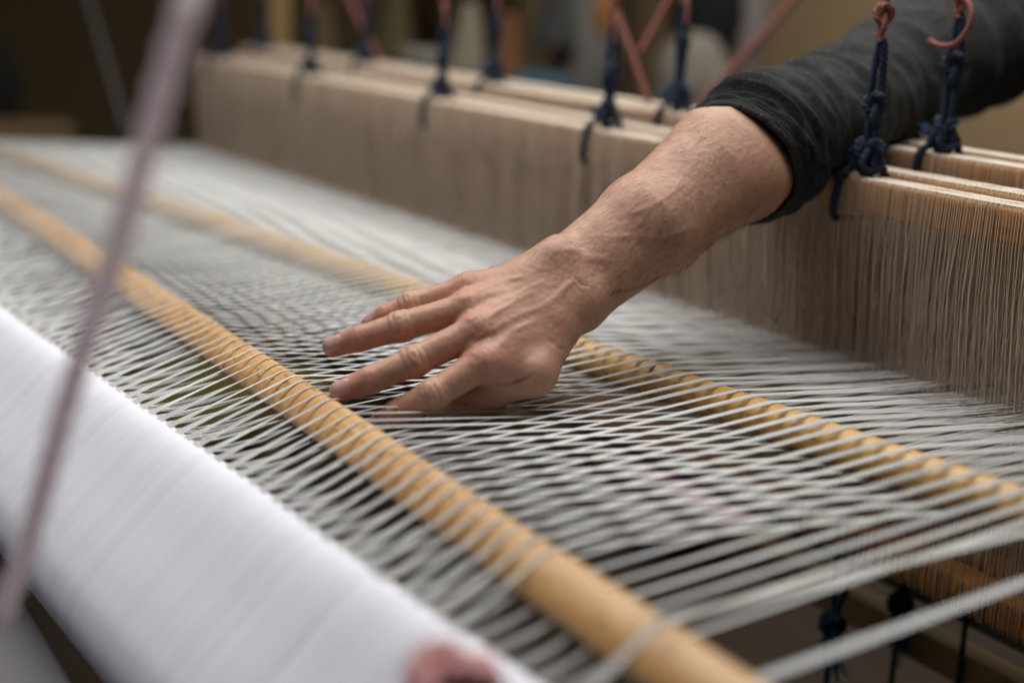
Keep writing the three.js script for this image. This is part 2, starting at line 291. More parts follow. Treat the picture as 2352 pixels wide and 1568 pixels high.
// ---- warp: bundles of yarn, alternately over and under the two rods
{
  const t = thing('warp', 'sheet of white warp yarns stretched over and under the lease rods', 'warp', [-1.45, -0.02, -0.6]);
  const mats = [M.yarn, PH({ color: C(0.74, 0.75, 0.75), roughness: 0.62, sheen: 0.3, sheenColor: C(1, 1, 1), sheenRoughness: 0.5 }), PH({ color: C(0.82, 0.80, 0.77), roughness: 0.62, sheen: 0.3, sheenColor: C(1, 1, 1), sheenRoughness: 0.5 })];
  const gap = 0.0084, n = Math.round((XR - XL) / gap);
  const rodArc = (c, a, b, up, s, tIn, tOut) => {                // points over (up = 1) or under (up = -1) a rod, from the beam side to the heddle side
    const o = []; for (const q of [tIn, (tIn + tOut) / 2, tOut]) o.push([c.y + up * (b + s) * Math.cos(q), c.z + (a + s) * Math.sin(q)]); return o;
  };
  for (let i = -2; i <= n; i++) {                                // the two thick bundles at the edge stand apart from the rest
    const x = i === -2 ? -0.408 : i === -1 ? -0.440 : XR - i * gap + rr(-0.0014, 0.0014), upper = Math.abs(i % 2) === 1, edge = i < 0; if (upper && !edge && x > -0.53) continue;
    const tb = new Tubes();
    const nc = nearC(x), fc = farC(x), strands = edge ? 20 : 10, sag = upper ? rr(-0.0003, 0.0006) : rr(0, 0.005), tight = rr(0.7, 1.3) * (edge ? 2.6 : 1) * lerp(0.9, 1.6, sm(-0.9, -0.5, x)), shaft = shafts[[0, 2, 1, 3][(i + 4) % 4]];
    const aside = (x < -0.808 ? -1 : 1) * 0.009 * Math.exp(-(((x + 0.808) / 0.014) ** 2));   // the forefinger parts the yarns here
    for (let k = 0; k < strands; k++) {
      const o = (k - (strands - 1) / 2) / (strands - 1), r = rr(0.00020, 0.00026), w = 0.0012 * tight, xb = x + o * gap * (edge ? 0.8 : 1.1) + rr(-0.0005, 0.0005), xn = x + o * w + rr(-0.0002, 0.0002), xf = x + o * 0.0048 * Math.min(1.25, tight) + rr(-0.0003, 0.0003), xh = x + o * gap * 1.9 + rr(-0.001, 0.001);
      const thick = 0.0004 + rr(0, 0.0006), pts = [];
      const arc = (upper ? [[0.93, 0.36], [0.99, 0.14], [0.994, -0.11]] : [[-0.99, 0.15], [-1, 0], [-0.99, -0.12]]).map(([ny, nz]) => lathAt(nc, ny, nz, thick + 0.0003));
      pts.push([xb, -0.0345, -0.2660 + beamZ(xb)], [xb, -0.0300, -0.2705 + beamZ(xb)], [xb, -0.0266, -0.2775 + beamZ(xb)]);
      const c0 = pts[2];
      const sg = sag * rr(0.5, 1.3) + (upper ? 0 : rr(0, 0.003));
      for (const e of [0.3, 0.65]) pts.push([lerp(xb, xn, upper ? Math.pow(e, 0.35) : Math.pow(e, 0.6)) + rr(-0.0003, 0.0003), lerp(c0[1], arc[0][0], e) - sg * (upper ? 0.6 : 1), lerp(c0[2], arc[0][1], e)]);
      for (const [y, z] of arc) pts.push([xn, y, z]);
      const far = upper && !edge ? rodArc(fc, farR(x), farR(x), -1, thick, 0.08, -0.02) : rodArc(fc, farR(x), farR(x), 1, thick, 0.15, -0.12), a2 = arc[2], f0 = far[0];
      for (const e of [0.14, 0.3, 0.5, 0.7, 0.86]) { const z = lerp(a2[1], f0[1], e); pts.push([lerp(xn, xf, e) + rr(-0.0001, 0.0001) + aside * Math.sin(Math.PI * Math.pow(e, 0.7)), lerp(a2[0], f0[0], e), z]); }
      for (const [y, z] of far) pts.push([xf, y, z]);
      const f2 = far[2]; pts.push([lerp(xf, xh, 0.5), lerp(f2[0], 0, 0.5) - 0.0006, lerp(f2[1], shaft.z, 0.5)], [xh, rr(-0.004, 0.004), shaft.z], [xh, rr(-0.002, 0.002), -1.12]);
      tb.add(pts, r, 4);
    }
    part('warp_yarn', tb.build(), mats[(i + 3) % 3], t);
  }
}

// ---------------------------------------------------------------- cords that hang the shafts
function knotGeo(c, s, r, tilt = 0, sy = 1) {
  const pts = []; for (let k = 0; k < 26; k++) { const t = k / 26 * Math.PI * 2; const x = (Math.sin(t) + 2 * Math.sin(2 * t)) * s, y = (Math.cos(t) - 2 * Math.cos(2 * t)) * s * sy, z = -Math.sin(3 * t) * s * 1.1; pts.push([c[0] + x * Math.cos(tilt) + z * Math.sin(tilt), c[1] + y, c[2] - x * Math.sin(tilt) + z * Math.cos(tilt)]); }
  return rope(pts, r, 0.009, 3, true);
}
function tuft(c, dir, n, len, r, spread) {
  const tb = new Tubes(); for (let k = 0; k < n; k++) { const d = [dir[0] + rr(-spread, spread), dir[1] + rr(-spread, spread), dir[2] + rr(-spread, spread)], l = len * rr(0.6, 1.1), b = [rr(-0.3, 0.3), rr(-0.4, 0.1), rr(-0.3, 0.3)], pts = []; for (let m = 0; m <= 4; m++) { const t = m / 4; pts.push([c[0] + d[0] * l * t + b[0] * l * t * t, c[1] + d[1] * l * t + b[1] * l * t * t, c[2] + d[2] * l * t + b[2] * l * t * t]); } tb.add(pts, r, 4, r * 0.6); } return tb.build();
}
const bakeNavy = (gs) => mergeGeometries(gs.map((g) => g.index ? g.toNonIndexed() : g));
function suspension(name, label, base, hz, variant, group) {
  const t = thing(name, label, 'cord', base, group), o = (x, y, z) => [base[0] + x, base[1] + y, base[2] + z], R = 0.0032, hi = variant % 2 ? 0.112 : 0.108, k1 = variant % 2 ? 0.072 : 0.056;
  part('tied_loop', rope([o(-0.0022, 0.020, 0.002), o(-0.0034, 0.045, 0.001), o(-0.0032, k1 + 0.014, 0.003), o(-0.0030, hi - 0.014, 0.001), o(-0.0018, hi - 0.002, 0), o(0.0002, hi + 0.002, 0), o(0.0022, hi - 0.002, 0), o(0.0030, hi - 0.014, -0.001), o(0.0026, k1 + 0.014, -0.003), o(0.0034, 0.045, -0.001), o(0.002, 0.018, -0.002)], R, 0.011), M.navy, t);
  part('knot', knotGeo(o(0.0006, k1, 0.0005), 0.0030, 0.0037, variant * 0.9, 1.5), M.navy, t);
  part('knot', knotGeo(o(-0.0005, 0.0165, 0.001), 0.0034, 0.0040, 0.8 + variant, 1.6), M.navy, t);
  part('bar_lashing', rope([o(-0.001, 0.030, 0.004), o(-0.004, 0.014, 0.010), o(-0.0075, 0.0052, hz * 0.75), o(-0.0105, 0.0005, hz + 0.0015), o(-0.0125, -0.012, hz + 0.0032), o(-0.0135, -0.034, hz + 0.003), o(-0.012, -0.037, hz * 0.4), o(-0.008, -0.036, -hz * 0.5), o(-0.003, -0.030, -hz - 0.003), o(0.004, -0.008, -hz - 0.003), o(0.006, 0.005, -hz * 0.7), o(0.003, 0.012, -0.008), o(0.001, 0.028, -0.003)], R * 1.05, 0.011), M.navy, t);
  part('bar_lashing', rope([o(0.0025, 0.022, 0.004), o(0.0045, 0.010, 0.012), o(0.0055, 0.0052, hz * 0.5), o(0.006, 0.0045, 0), o(0.0035, 0.009, -0.012), o(0.001, 0.02, -0.005)], R, 0.011), M.navy, t);
  part('cut_end', tuft(o(-0.006, 0.014, 0.006), variant % 2 ? [-0.7, 0.35, 0.3] : [-0.8, 0.55, 0.2], 46, 0.014, 0.00055, 0.45), M.navyPale, t);
  part('cut_end', tuft(o(0.005, 0.024, -0.002), [0.6, 0.3, 0.2], 26, 0.009, 0.00055, 0.5), M.navyPale, t);
  const up = part('upper_cord', rope([o(0.0010, hi - 0.001, 0.0026), o(-0.0026, hi + 0.008, 0.0024), o(-0.0010, hi + 0.018, 0.0005), o(0.0006, hi + 0.030, 0), o(0.001, hi + 0.09, -0.001), o(0.003, hi + 0.20, -0.004), o(0.006, hi + 0.42, -0.01)], 0.0025, 0.009), M.pink, t);
  part('upper_knot', knotGeo(o(0, hi + 0.019, 0.0012), 0.0023, 0.0026, 0.3 + variant, 1.9), M.pink, up);
  if (variant === 7) { part('loose_tail', rope([o(0.003, hi + 0.016, 0.004), o(0.013, hi + 0.013, 0.008), o(0.0215, hi + 0.004, 0.011), o(0.0205, hi - 0.010, 0.013), o(0.010, hi - 0.0215, 0.014), o(-0.004, hi - 0.0235, 0.014), o(-0.0135, hi - 0.0215, 0.013), o(-0.0175, hi - 0.0195, 0.012)], 0.0023, 0.009), M.pink, up); part('frayed_end', tuft(o(-0.0165, hi - 0.0195, 0.012), [-0.9, 0.05, 0], 26, 0.005, 0.0004, 0.45), M.pink, up); }
  else if (variant >= 2) part('loose_tail', rope([o(0.002, hi + 0.015, 0.003), o(0.010, hi + 0.008, 0.006), o(0.014, hi - 0.006, 0.008), o(0.015, hi - 0.020, 0.008)], 0.0018, 0.009), M.pink, up);
  return t;
}
const frontG = 'navy cords hanging the front pair of heddle shafts', rearG = 'navy cords hanging the rear pair of heddle shafts';
const fz = -0.8265, rz = -0.915, fy = (x) => topY(shafts[0], x) + 0.0012, ry = (x) => topY(shafts[2], x) + 0.0012;
suspension('hanging_cord', 'navy double cord lashed to the front heddle bars beside the charcoal sleeve', [-0.813, fy(-0.813), fz], 0.0165, 0, frontG);
suspension('hanging_cord', 'navy cord on the rear heddle bars with a curled pink tail before the sleeve', [-0.815, ry(-0.815), rz], 0.0145, 7, rearG);
{
  const a = suspension('hanging_cord', 'navy cord lashed to the front heddle bars next to the bare forearm', [-1.19, fy(-1.19), fz], 0.0165, 2, frontG), b = suspension('hanging_cord', 'navy cord lumpy with knots on the rear heddle bars next to the bare forearm', [-1.188, ry(-1.188), rz], 0.0145, 3, rearG);
  const which = ['second along from the bare forearm', 'third along from the bare forearm', 'by the end of the bars'];
  [-1.564, -1.998, -2.42].forEach((x, k) => copy(a, [x, fy(x), fz], 'navy cord on the front heddle bars, ' + which[k], rr(-0.15, 0.15)));
  [-1.588, -1.99, -2.43].forEach((x, k) => copy(b, [x, ry(x), rz], 'navy cord on the rear heddle bars, ' + which[k], rr(-0.15, 0.15)));
}
const tied = (name, a, b, sag, r, mat, label, group) => { const m = a.clone().lerp(b, 0.5); m.y -= sag; return solo(name, rope([a, m, b].map((v) => [v.x, v.y, v.z]), r, 0.012), mat, [b.x, b.y, b.z], label, 'cord', group); };
tied('pink_string', P(1395, -40, 1.52), P(1490, 235, 1.50), 0, 0.0036, M.pink, 'straight pink cord running down to the rear bars between two navy cords');
tied('pink_string', P(1850, -30, 1.75), P(1590, 262, 1.66), 0, 0.0058, S({ color: C(0.15, 0.05, 0.036), roughness: 0.8 }), 'dark red cord slanting behind the cuff of the sleeve');
tied('pink_string', P(790, -30, 2.25), P(870, 140, 2.2), 0.0, 0.004, M.pink, 'pink cord slanting down behind the far rear heddle bars');
tied('pink_string', P(870, 140, 2.2), P(1060, 165, 2.1), 0.02, 0.004, M.pink, 'pink cord lying slack along the rear heddle bars');
tied('pink_string', P(1545, -20, 1.6), P(1470, 120, 1.6), 0.0, 0.003, M.pink, 'short pink cord crossing behind a navy knot near the sleeve');
// cords below the shafts
{
  const mk = (x, z, len, label, kn) => {
    const y = -0.168, b = [x, y - len, z], t = thing('tie_down_cord', label, 'cord', b, 'navy cords tied below the heddle bars');
    part('cord', rope([[x - 0.004, y, z], [x - 0.003, y - 0.03, z], [x, y - 0.06, z], [x, y - len, z]], 0.0026, 0.012), M.navy, t);
    if (kn) { part('cord', rope([[x + 0.016, y, z], [x + 0.012, y - 0.03, z], [x + 0.003, y - 0.06, z], [x + 0.002, y - len, z]], 0.0026, 0.012), M.navy, t); part('knot', knotGeo([x, y - 0.072, z], 0.0032, 0.0040, 0.5, 1.6), M.navy, t); part('knot', knotGeo([x + 0.002, y - 0.092, z], 0.0032, 0.0040, 1.5, 1.4), M.navy, t); part('cut_end', tuft([x + 0.004, y - 0.095, z], [0.5, -0.6, 0.2], 40, 0.022, 0.0007, 0.5), M.navyPale, t); }
    return t;
  };
  mk(-0.795, fz, 0.30, 'knotted double navy cord tied below the front heddle bars', true);
  mk(-0.80, rz, 0.30, 'navy cord with one large knot below the rear heddle bars', true);
  mk(-0.735, rz - 0.01, 0.34, 'single plain navy cord hanging straight below the heddle bars', false);
  mk(-1.19, fz, 0.30, 'navy cord below the front bars under the weaver\'s hand', true);
}
// mauve cord in front of the camera side, pink knot at the selvedge
{
  const a = P(452, -60, 0.47), b = P(395, 130, 0.48), c = P(270, 560, 0.52), d = P(160, 900, 0.56), e = P(60, 1255, 0.60), f = P(0, 1420, 0.62);
  solo('mauve_tape', rope([a, b, c, d, e, f].map((v) => [v.x, v.y, v.z]), 0.0052, 0.03, 2), M.mauve, [f.x, f.y, f.z], 'pale mauve cord stretched slantwise past the wound beam', 'cord');
  const q = P(1040, 1590, 0.53), t = thing('pink_cord_knot', 'ball of pink cord knotted at the edge of the wound beam', 'cord', [q.x, q.y - 0.02, q.z]);
  part('knot', knotGeo([q.x, q.y, q.z], 0.0052, 0.0062, 0.6, 1.1), M.rose, t); part('knot', knotGeo([q.x, q.y - 0.004, q.z], 0.0062, 0.0066, 2.0, 0.8), M.rose, t);
}

// ---------------------------------------------------------------- person: right forearm and hand reaching over the shafts, dark sleeve
// modelled in a frame parallel to the lens (camPt) and turned into the loom afterwards
const z1 = (x, y, d) => camPt((1100 + x * 0.5952) / 1.7415, (850 + y * 0.5952) / 1.7415, d);
const zA = (x, y) => [(1700 + x * 0.4464) / 1.7415, (950 + y * 0.4464) / 1.7415];
const z2 = (x, y) => [(2200 + x * 0.6377) / 1.7415, (250 + y * 0.6377) / 1.7415];
const fingers = {
  little: { j: [z1(1300, 510, 0.976), z1(908, 622, 0.974), z1(745, 690, 0.974), z1(645, 745, 0.976)], r: [0.0100, 0.0088, 0.0076, 0.0064], up: [0, 0.55, 0.84] },
  ring: { j: [z1(1300, 640, 0.958), z1(845, 765, 0.953), z1(568, 845, 0.953), z1(388, 902, 0.956)], r: [0.0112, 0.0103, 0.0088, 0.0074], up: [0.06, 0.40, 0.91] },
  middle: { j: [z1(1360, 790, 0.942), z1(935, 1000, 0.932), z1(635, 1126, 0.928), z1(440, 1200, 0.929)], r: [0.0116, 0.0104, 0.0092, 0.0078], up: [0.1, 0.36, 0.93] },
  index: { j: [z1(1400, 1010, 0.930), z1(1065, 1222, 0.920), z1(815, 1350, 0.930), z1(690, 1425, 0.944)], r: [0.0116, 0.0104, 0.0090, 0.0076], up: [0.1, 0.3, 0.95] },
};
const carp = { little: z1(1720, 440, 0.982), ring: z1(1750, 500, 0.976), middle: z1(1790, 570, 0.972), index: z1(1830, 660, 0.968) };
const thumbJ = [z1(1880, 800, 0.965), z1(1740, 1080, 0.945), z1(1440, 1222, 0.951), z1(1090, 1330, 0.962)];
const armPx = (px, py, d) => camPt(px, py, d);
const cone = (a, ra, b, rb) => ({ ax: a.x, ay: a.y, az: a.z, bx: b.x - a.x, by: b.y - a.y, bz: b.z - a.z, ra, dr: rb - ra, l2: 1 / a.distanceToSquared(b) });
const dist = (c, x, y, z) => { const px = x - c.ax, py = y - c.ay, pz = z - c.az, h = clamp((px * c.bx + py * c.by + pz * c.bz) * c.l2, 0, 1); return Math.hypot(px - c.bx * h, py - c.by * h, pz - c.bz * h) - c.ra - c.dr * h; };
const smin = (a, b, k) => { const h = Math.max(k - Math.abs(a - b), 0) / k; return Math.min(a, b) - h * h * k * 0.25; };
const V = (v, dx, dy, dz) => new THREE.Vector3(v.x + dx, v.y + dy, v.z + dz);
const fingerCones = Object.values(fingers).map(({ j, r }) => [cone(j[0], r[0], j[1], r[1] * 0.97), cone(j[1], r[1], j[2], r[2]), cone(j[2], r[2], j[3], r[3]), cone(V(j[1], 0, 0, -0.001), r[1] * 1.02, V(j[1], 0.0001, 0, 0.0006), r[1] * 1.02)]);
const palm = [];
for (const k of Object.keys(fingers)) { const f = fingers[k]; palm.push(cone(carp[k], 0.0125, f.j[0], 0.0112)); }
palm.push(cone(V(carp.middle, 0, 0, -0.012), 0.015, V(fingers.middle.j[0], 0.012, 0, -0.009), 0.012), cone(V(carp.ring, 0, 0, -0.010), 0.014, V(fingers.little.j[0], 0.012, -0.004, -0.006), 0.011), cone(V(carp.index, 0, -0.004, -0.008), 0.015, V(fingers.index.j[0], 0.012, -0.004, -0.008), 0.012));
const thumb = [cone(thumbJ[0], 0.0165, thumbJ[1], 0.0150), cone(thumbJ[1], 0.0145, thumbJ[2], 0.0105), cone(thumbJ[2], 0.0105, thumbJ[3], 0.0085), cone(z1(1700, 860, 0.958), 0.014, z1(1540, 1110, 0.947), 0.0125)];
const fore = [
  cone(armPx(1262, 625, 0.990), 0.0170, armPx(1454, 482, 1.022), 0.0212), cone(armPx(1454, 482, 1.022), 0.0212, armPx(1640, 340, 1.075), 0.0300), cone(armPx(1640, 340, 1.075), 0.0300, armPx(1770, 280, 1.125), 0.031),
  cone(armPx(1324, 702, 0.985), 0.0178, armPx(1531, 546, 1.018), 0.0220), cone(armPx(1531, 546, 1.018), 0.0220, armPx(1710, 410, 1.066), 0.0302), cone(armPx(1710, 410, 1.066), 0.0302, armPx(1790, 365, 1.115), 0.031),
  cone(armPx(1298, 664, 0.9875), 0.0195, armPx(1490, 512, 1.0165), 0.0255), cone(armPx(1490, 512, 1.0165), 0.0255, armPx(1660, 370, 1.072), 0.0375),
  cone(armPx(1300, 665, 0.992), 0.018, z1(1770, 560, 0.982), 0.0155), cone(armPx(1278, 618, 0.983), 0.0158, carp.little, 0.0115), cone(armPx(1330, 700, 0.978), 0.0170, z1(1880, 720, 0.966), 0.0150),
];
const styloid = cone(z1(1860, 272, 0.978), 0.0080, z1(1900, 250, 0.981), 0.0080);
function sdf(x, y, z) {
  let p = 1e3; for (const c of palm) p = smin(p, dist(c, x, y, z), 0.010);
  let f = 1e3; for (const c of fore) f = smin(f, dist(c, x, y, z), 0.016);
  f = smin(f, dist(styloid, x, y, z), 0.013);
  let t = 1e3; for (const c of thumb) t = smin(t, dist(c, x, y, z), 0.009);
  let d = smin(smin(p, f, 0.016), t, 0.009);
  for (const g of fingerCones) { let q = 1e3; for (const c of g) q = smin(q, dist(c, x, y, z), 0.0035); d = smin(d, q, 0.0065); }
  return d;
}
function surfaceNets(fn, lo, hi, h) {
  const B = 8, n = [0, 1, 2].map((k) => Math.ceil((hi[k] - lo[k]) / h / B) * B), [nx, ny, nz] = n.map((v) => v + 1), F = new Float32Array(nx * ny * nz).fill(1), I = (i, j, k) => (k * ny + j) * nx + i;
  const active = [], half = B * h / 2, lim = half * 1.7321 + h * 2;
  for (let k = 0; k < n[2]; k += B) for (let j = 0; j < n[1]; j += B) for (let i = 0; i < n[0]; i += B) {
    const d = fn(lo[0] + (i + B / 2) * h, lo[1] + (j + B / 2) * h, lo[2] + (k + B / 2) * h), near = Math.abs(d) < lim;
    if (near) active.push([i, j, k]);
    for (let c = 0; c <= B; c++) for (let b = 0; b <= B; b++) for (let a = 0; a <= B; a++) { const q = I(i + a, j + b, k + c); if (near) F[q] = fn(lo[0] + (i + a) * h, lo[1] + (j + b) * h, lo[2] + (k + c) * h); else if (F[q] === 1) F[q] = d; }
  }
  const cell = new Int32Array(nx * ny * nz).fill(-1), pos = [];
  for (const [bi, bj, bk] of active) for (let k = bk; k < bk + B; k++) for (let j = bj; j < bj + B; j++) for (let i = bi; i < bi + B; i++) {
    const v = []; let neg = 0; for (let c = 0; c < 8; c++) { const q = F[I(i + (c & 1), j + (c >> 1 & 1), k + (c >> 2))]; v.push(q); neg += q < 0; }
    if (!neg || neg === 8) continue; let x = 0, y = 0, z = 0, m = 0;
    for (let c = 0; c < 8; c++) for (let a = 0; a < 3; a++) { const e = c | 1 << a; if (e === c || v[c] < 0 === v[e] < 0) continue; const t = v[c] / (v[c] - v[e]); x += (c & 1) + (a === 0 ? t : 0); y += (c >> 1 & 1) + (a === 1 ? t : 0); z += (c >> 2) + (a === 2 ? t : 0); m++; }
    cell[I(i, j, k)] = pos.length / 3; pos.push(lo[0] + (i + x / m) * h, lo[1] + (j + y / m) * h, lo[2] + (k + z / m) * h);
  }
  const idx = []; const quad = (a, b, c, d, flip) => { if (a < 0 || b < 0 || c < 0 || d < 0) return; flip ? idx.push(a, c, b, a, d, c) : idx.push(a, b, c, a, c, d); };
  for (const [bi, bj, bk] of active) for (let k = bk; k < bk + B; k++) for (let j = bj; j < bj + B; j++) for (let i = bi; i < bi + B; i++) {
    if (!i || !j || !k) continue; const s = F[I(i, j, k)] < 0;
    if (s !== F[I(i + 1, j, k)] < 0) quad(cell[I(i, j - 1, k - 1)], cell[I(i, j, k - 1)], cell[I(i, j, k)], cell[I(i, j - 1, k)], !s);
    if (s !== F[I(i, j + 1, k)] < 0) quad(cell[I(i - 1, j, k - 1)], cell[I(i - 1, j, k)], cell[I(i, j, k)], cell[I(i, j, k - 1)], !s);
    if (s !== F[I(i, j, k + 1)] < 0) quad(cell[I(i - 1, j - 1, k)], cell[I(i, j - 1, k)], cell[I(i, j, k)], cell[I(i - 1, j, k)], !s);
  }
  return { pos, idx };
}
const grad = (x, y, z, e = 0.0006) => { const g = new THREE.Vector3(sdf(x + e, y, z) - sdf(x - e, y, z), sdf(x, y + e, z) - sdf(x, y - e, z), sdf(x, y, z + e) - sdf(x, y, z - e)); return g.normalize(); };
// ridges (veins, tendons) and creases of the back of the hand: polylines, height, half-width in metres
const ridges = [
  [[[540, 905], [620, 830], [700, 765], [850, 690], [1000, 640], [1120, 580], [1200, 505], [1290, 415], [1400, 330]].map((p) => zA(...p)), 0.0011, 0.0024],
  [[[560, 720], [640, 665], [760, 596], [880, 526], [1000, 480]].map((p) => zA(...p)), 0.0009, 0.0019],
  [[[430, 490], [500, 458], [600, 418], [740, 380], [900, 345]].map((p) => zA(...p)), 0.0011, 0.0019],
  [[[330, 1010], [430, 930], [520, 860], [600, 800]].map((p) => zA(...p)), 0.0007, 0.0016],
  [[[400, 1060], [500, 985], [600, 900]].map((p) => zA(...p)), 0.0008, 0.0017],
  [[[620, 1010], [690, 930], [760, 860], [860, 800], [1000, 740]].map((p) => zA(...p)), 0.0008, 0.0022],
  [[[360, 760], [430, 710], [520, 660], [620, 600], [760, 520]].map((p) => zA(...p)), 0.0008, 0.0022],
  [[[250, 560], [400, 530], [560, 500], [760, 470]].map((p) => zA(...p)), 0.0006, 0.0024],
  [[[700, 560], [800, 530], [950, 440], [1080, 400]].map((p) => zA(...p)), 0.0006, 0.0018],
  [[[380, 1110], [480, 1085], [600, 1085], [700, 1108], [820, 1060], [960, 1010]].map((p) => z2(...p)), 0.0006, 0.0026],
  [[[0, 1190], [120, 1170], [260, 1210], [380, 1250]].map((p) => z2(...p)), 0.0008, 0.0026],
  [[[480, 960], [640, 900], [760, 820], [860, 700]].map((p) => z2(...p)), 0.0006, 0.0024],
  [[[1290, 190], [1400, 195], [1520, 200], [1600, 180]].map((p) => zA(...p)), 0.0004, 0.0028],
  [[[590, 1338], [660, 1330], [740, 1312], [820, 1285], [890, 1268], [970, 1228]].map((p) => zA(...p)), -0.0022, 0.0011],
  [[[660, 1270], [740, 1215], [800, 1180]].map((p) => zA(...p)), -0.0007, 0.0010],
  [[[1100, 900], [1180, 980], [1250, 1010]].map((p) => zA(...p)), -0.0007, 0.0018],
  [[[1330, 350], [1400, 420], [1470, 440]].map((p) => zA(...p)), -0.0006, 0.0010],
  [[[1260, 330], [1380, 470], [1500, 560]].map((p) => zA(...p)), -0.0004, 0.0009],
];
function seg(px, py, pl) { let best = 1e9, tt = 0; for (let k = 0; k < pl.length - 1; k++) { const [ax, ay] = pl[k], bx = pl[k + 1][0] - ax, by = pl[k + 1][1] - ay, h = clamp(((px - ax) * bx + (py - ay) * by) / (bx * bx + by * by), 0, 1), d = Math.hypot(px - ax - bx * h, py - ay - by * h); if (d < best) { best = d; tt = (k + h) / (pl.length - 1); } } return [best, tt]; }
const boxes = ridges.map(([pl, , w]) => { const e = w * FPX * 3.5; return [Math.min(...pl.map((p) => p[0])) - e, Math.max(...pl.map((p) => p[0])) + e, Math.min(...pl.map((p) => p[1])) - e, Math.max(...pl.map((p) => p[1])) + e]; });
// joint wrinkles: centre, along-finger axis, dorsal axis, size
const wrinkles = [];
for (const f of Object.values(fingers)) {
  const up = new THREE.Vector3(...f.up).normalize();
  [[1, 0.0076, 0.00068], [2, 0.0045, 0.00045], [0, 0.0085, 0.00030]].forEach(([k, a0, amp]) => {
    const along = f.j[Math.max(0, k - 1)].clone().sub(f.j[Math.min(3, k + 1)]).normalize(), u = up.clone().addScaledVector(along, -up.dot(along)).normalize();
    wrinkles.push({ c: f.j[k].clone().addScaledVector(u, f.r[k]), along, across: new THREE.Vector3().crossVectors(along, u), u, a0, b0: f.r[k] * 0.95, amp, k });
  });
}
function sculpt(p, n) {
  let d = 0; const px = CX - p.x / p.z * FPX, py = CY + p.y / p.z * FPX, face = sm(-0.05, 0.45, n.z);
  if (face > 0) for (let k = 0; k < ridges.length; k++) {
    const b = boxes[k]; if (px < b[0] || px > b[1] || py < b[2] || py > b[3]) continue;
    const [pl, h, w] = ridges[k], [q, t] = seg(px, py, pl), m = q * -p.z / FPX / w; if (m < 3.4) d += (h > 0 ? 0.78 : 0.9) * h * Math.exp(-m * m) * face * Math.min(1, Math.min(t, 1 - t) * 6 + 0.15) * (0.85 + 0.3 * noise(t * 7, k));
  }
  for (const w of wrinkles) {
    const x = p.x - w.c.x, y = p.y - w.c.y, z = p.z - w.c.z; if (x * x + y * y + z * z > 0.0009) continue;
    const a = x * w.along.x + y * w.along.y + z * w.along.z, b = x * w.across.x + y * w.across.y + z * w.across.z, dorsal = sm(0.05, 0.6, n.dot(w.u));
    const wob = 0.12 * noise(a * 500 + w.k * 9, b * 260, w.c.x * 99), q = Math.hypot(a / w.a0, b / w.b0 * 0.42) + wob, fall = Math.exp(-Math.pow(Math.abs(a) / (w.a0 * 1.25), 3)) * Math.exp(-Math.pow(Math.abs(b) / (w.b0 * 1.15), 4)) * dorsal;
    if (w.k === 0) d += 0.0007 * Math.exp(-(a * a + b * b) / (w.a0 * w.a0)) * dorsal + w.amp * fall * noise(a * 900, b * 260, 3);
    else { d -= w.amp * fall * (Math.pow(0.5 + 0.5 * Math.cos(q * 11.5 + 0.4), 2) - 0.35); if (w.k === 1) d += 0.0002 * Math.exp(-q * q * 3) * dorsal; }
  }
  d += 0.00011 * noise(p.x * 900, p.y * 900, p.z * 900) + 0.00016 * noise(p.x * 330, p.y * 330, p.z * 330) + 0.00015 * noise(p.x * 70, p.y * 70, p.z * 70);
  return d;
}
const person = thing('person', 'weaver\'s bare right forearm and hand with pushed-up charcoal sleeve, reaching over the shafts', 'person', [-0.82, 0, -0.6]);
function armMesh(h) {
  const { pos, idx } = surfaceNets(sdf, [-0.142, -0.085, -1.165], [0.245, 0.175, -0.885], h), N = pos.length / 3, col = new Float32Array(N * 3), out = new Float32Array(N * 3), p = new THREE.Vector3();
  const tips = Object.values(fingers), red = [0.56, 0.225, 0.170], pale = [0.61, 0.365, 0.250], base = [0.520, 0.292, 0.198];
  for (let i = 0; i < N; i++) {
    p.set(pos[i * 3], pos[i * 3 + 1], pos[i * 3 + 2]); let n = grad(p.x, p.y, p.z); p.addScaledVector(n, -sdf(p.x, p.y, p.z));
    const d = sculpt(p, n); let k = 0, y = 0;
    for (const f of tips) { k = Math.max(k, 0.95 * Math.exp(-p.distanceToSquared(f.j[3]) / 0.0005), 0.42 * Math.exp(-p.distanceToSquared(f.j[0]) / 0.00030), 0.32 * Math.exp(-p.distanceToSquared(f.j[2]) / 0.0005)); y = Math.max(y, 0.6 * Math.exp(-p.distanceToSquared(f.j[1]) / 0.00022)); }
    k += 0.22 * noise(p.x * 60, p.y * 60, p.z * 60) + 0.25 * Math.max(0, noise(p.x * 140, p.y * 140, p.z * 140)) + 0.12 * sm(0.06, -0.06, p.x) + 0.14 * noise(p.x * 500, p.y * 500, p.z * 500);
    y += 0.3 * Math.max(0, noise(p.x * 45 + 9, p.y * 45, p.z * 45));
    let c = mixc(base, red, clamp(k, 0, 1)); c = mixc(c, pale, clamp(y, 0, 1) * 0.7); const v = 1 + 0.07 * noise(p.x * 260, p.y * 260, p.z * 260) + 0.05 * noise(p.x * 800, p.y * 800, p.z * 800);
    col.set([c[0] * v, c[1] * v, c[2] * v], i * 3); p.addScaledVector(n, d); const q = toLoom(p); out.set([q.x, q.y, q.z], i * 3);
  }
  const g = new THREE.BufferGeometry(); g.setAttribute('position', new THREE.BufferAttribute(out, 3)); g.setAttribute('color', new THREE.BufferAttribute(col, 3)); g.setIndex(idx); g.computeVertexNormals(); return g;
}
const arm = part('forearm_and_hand', armMesh(0.00115), M.skin, person);
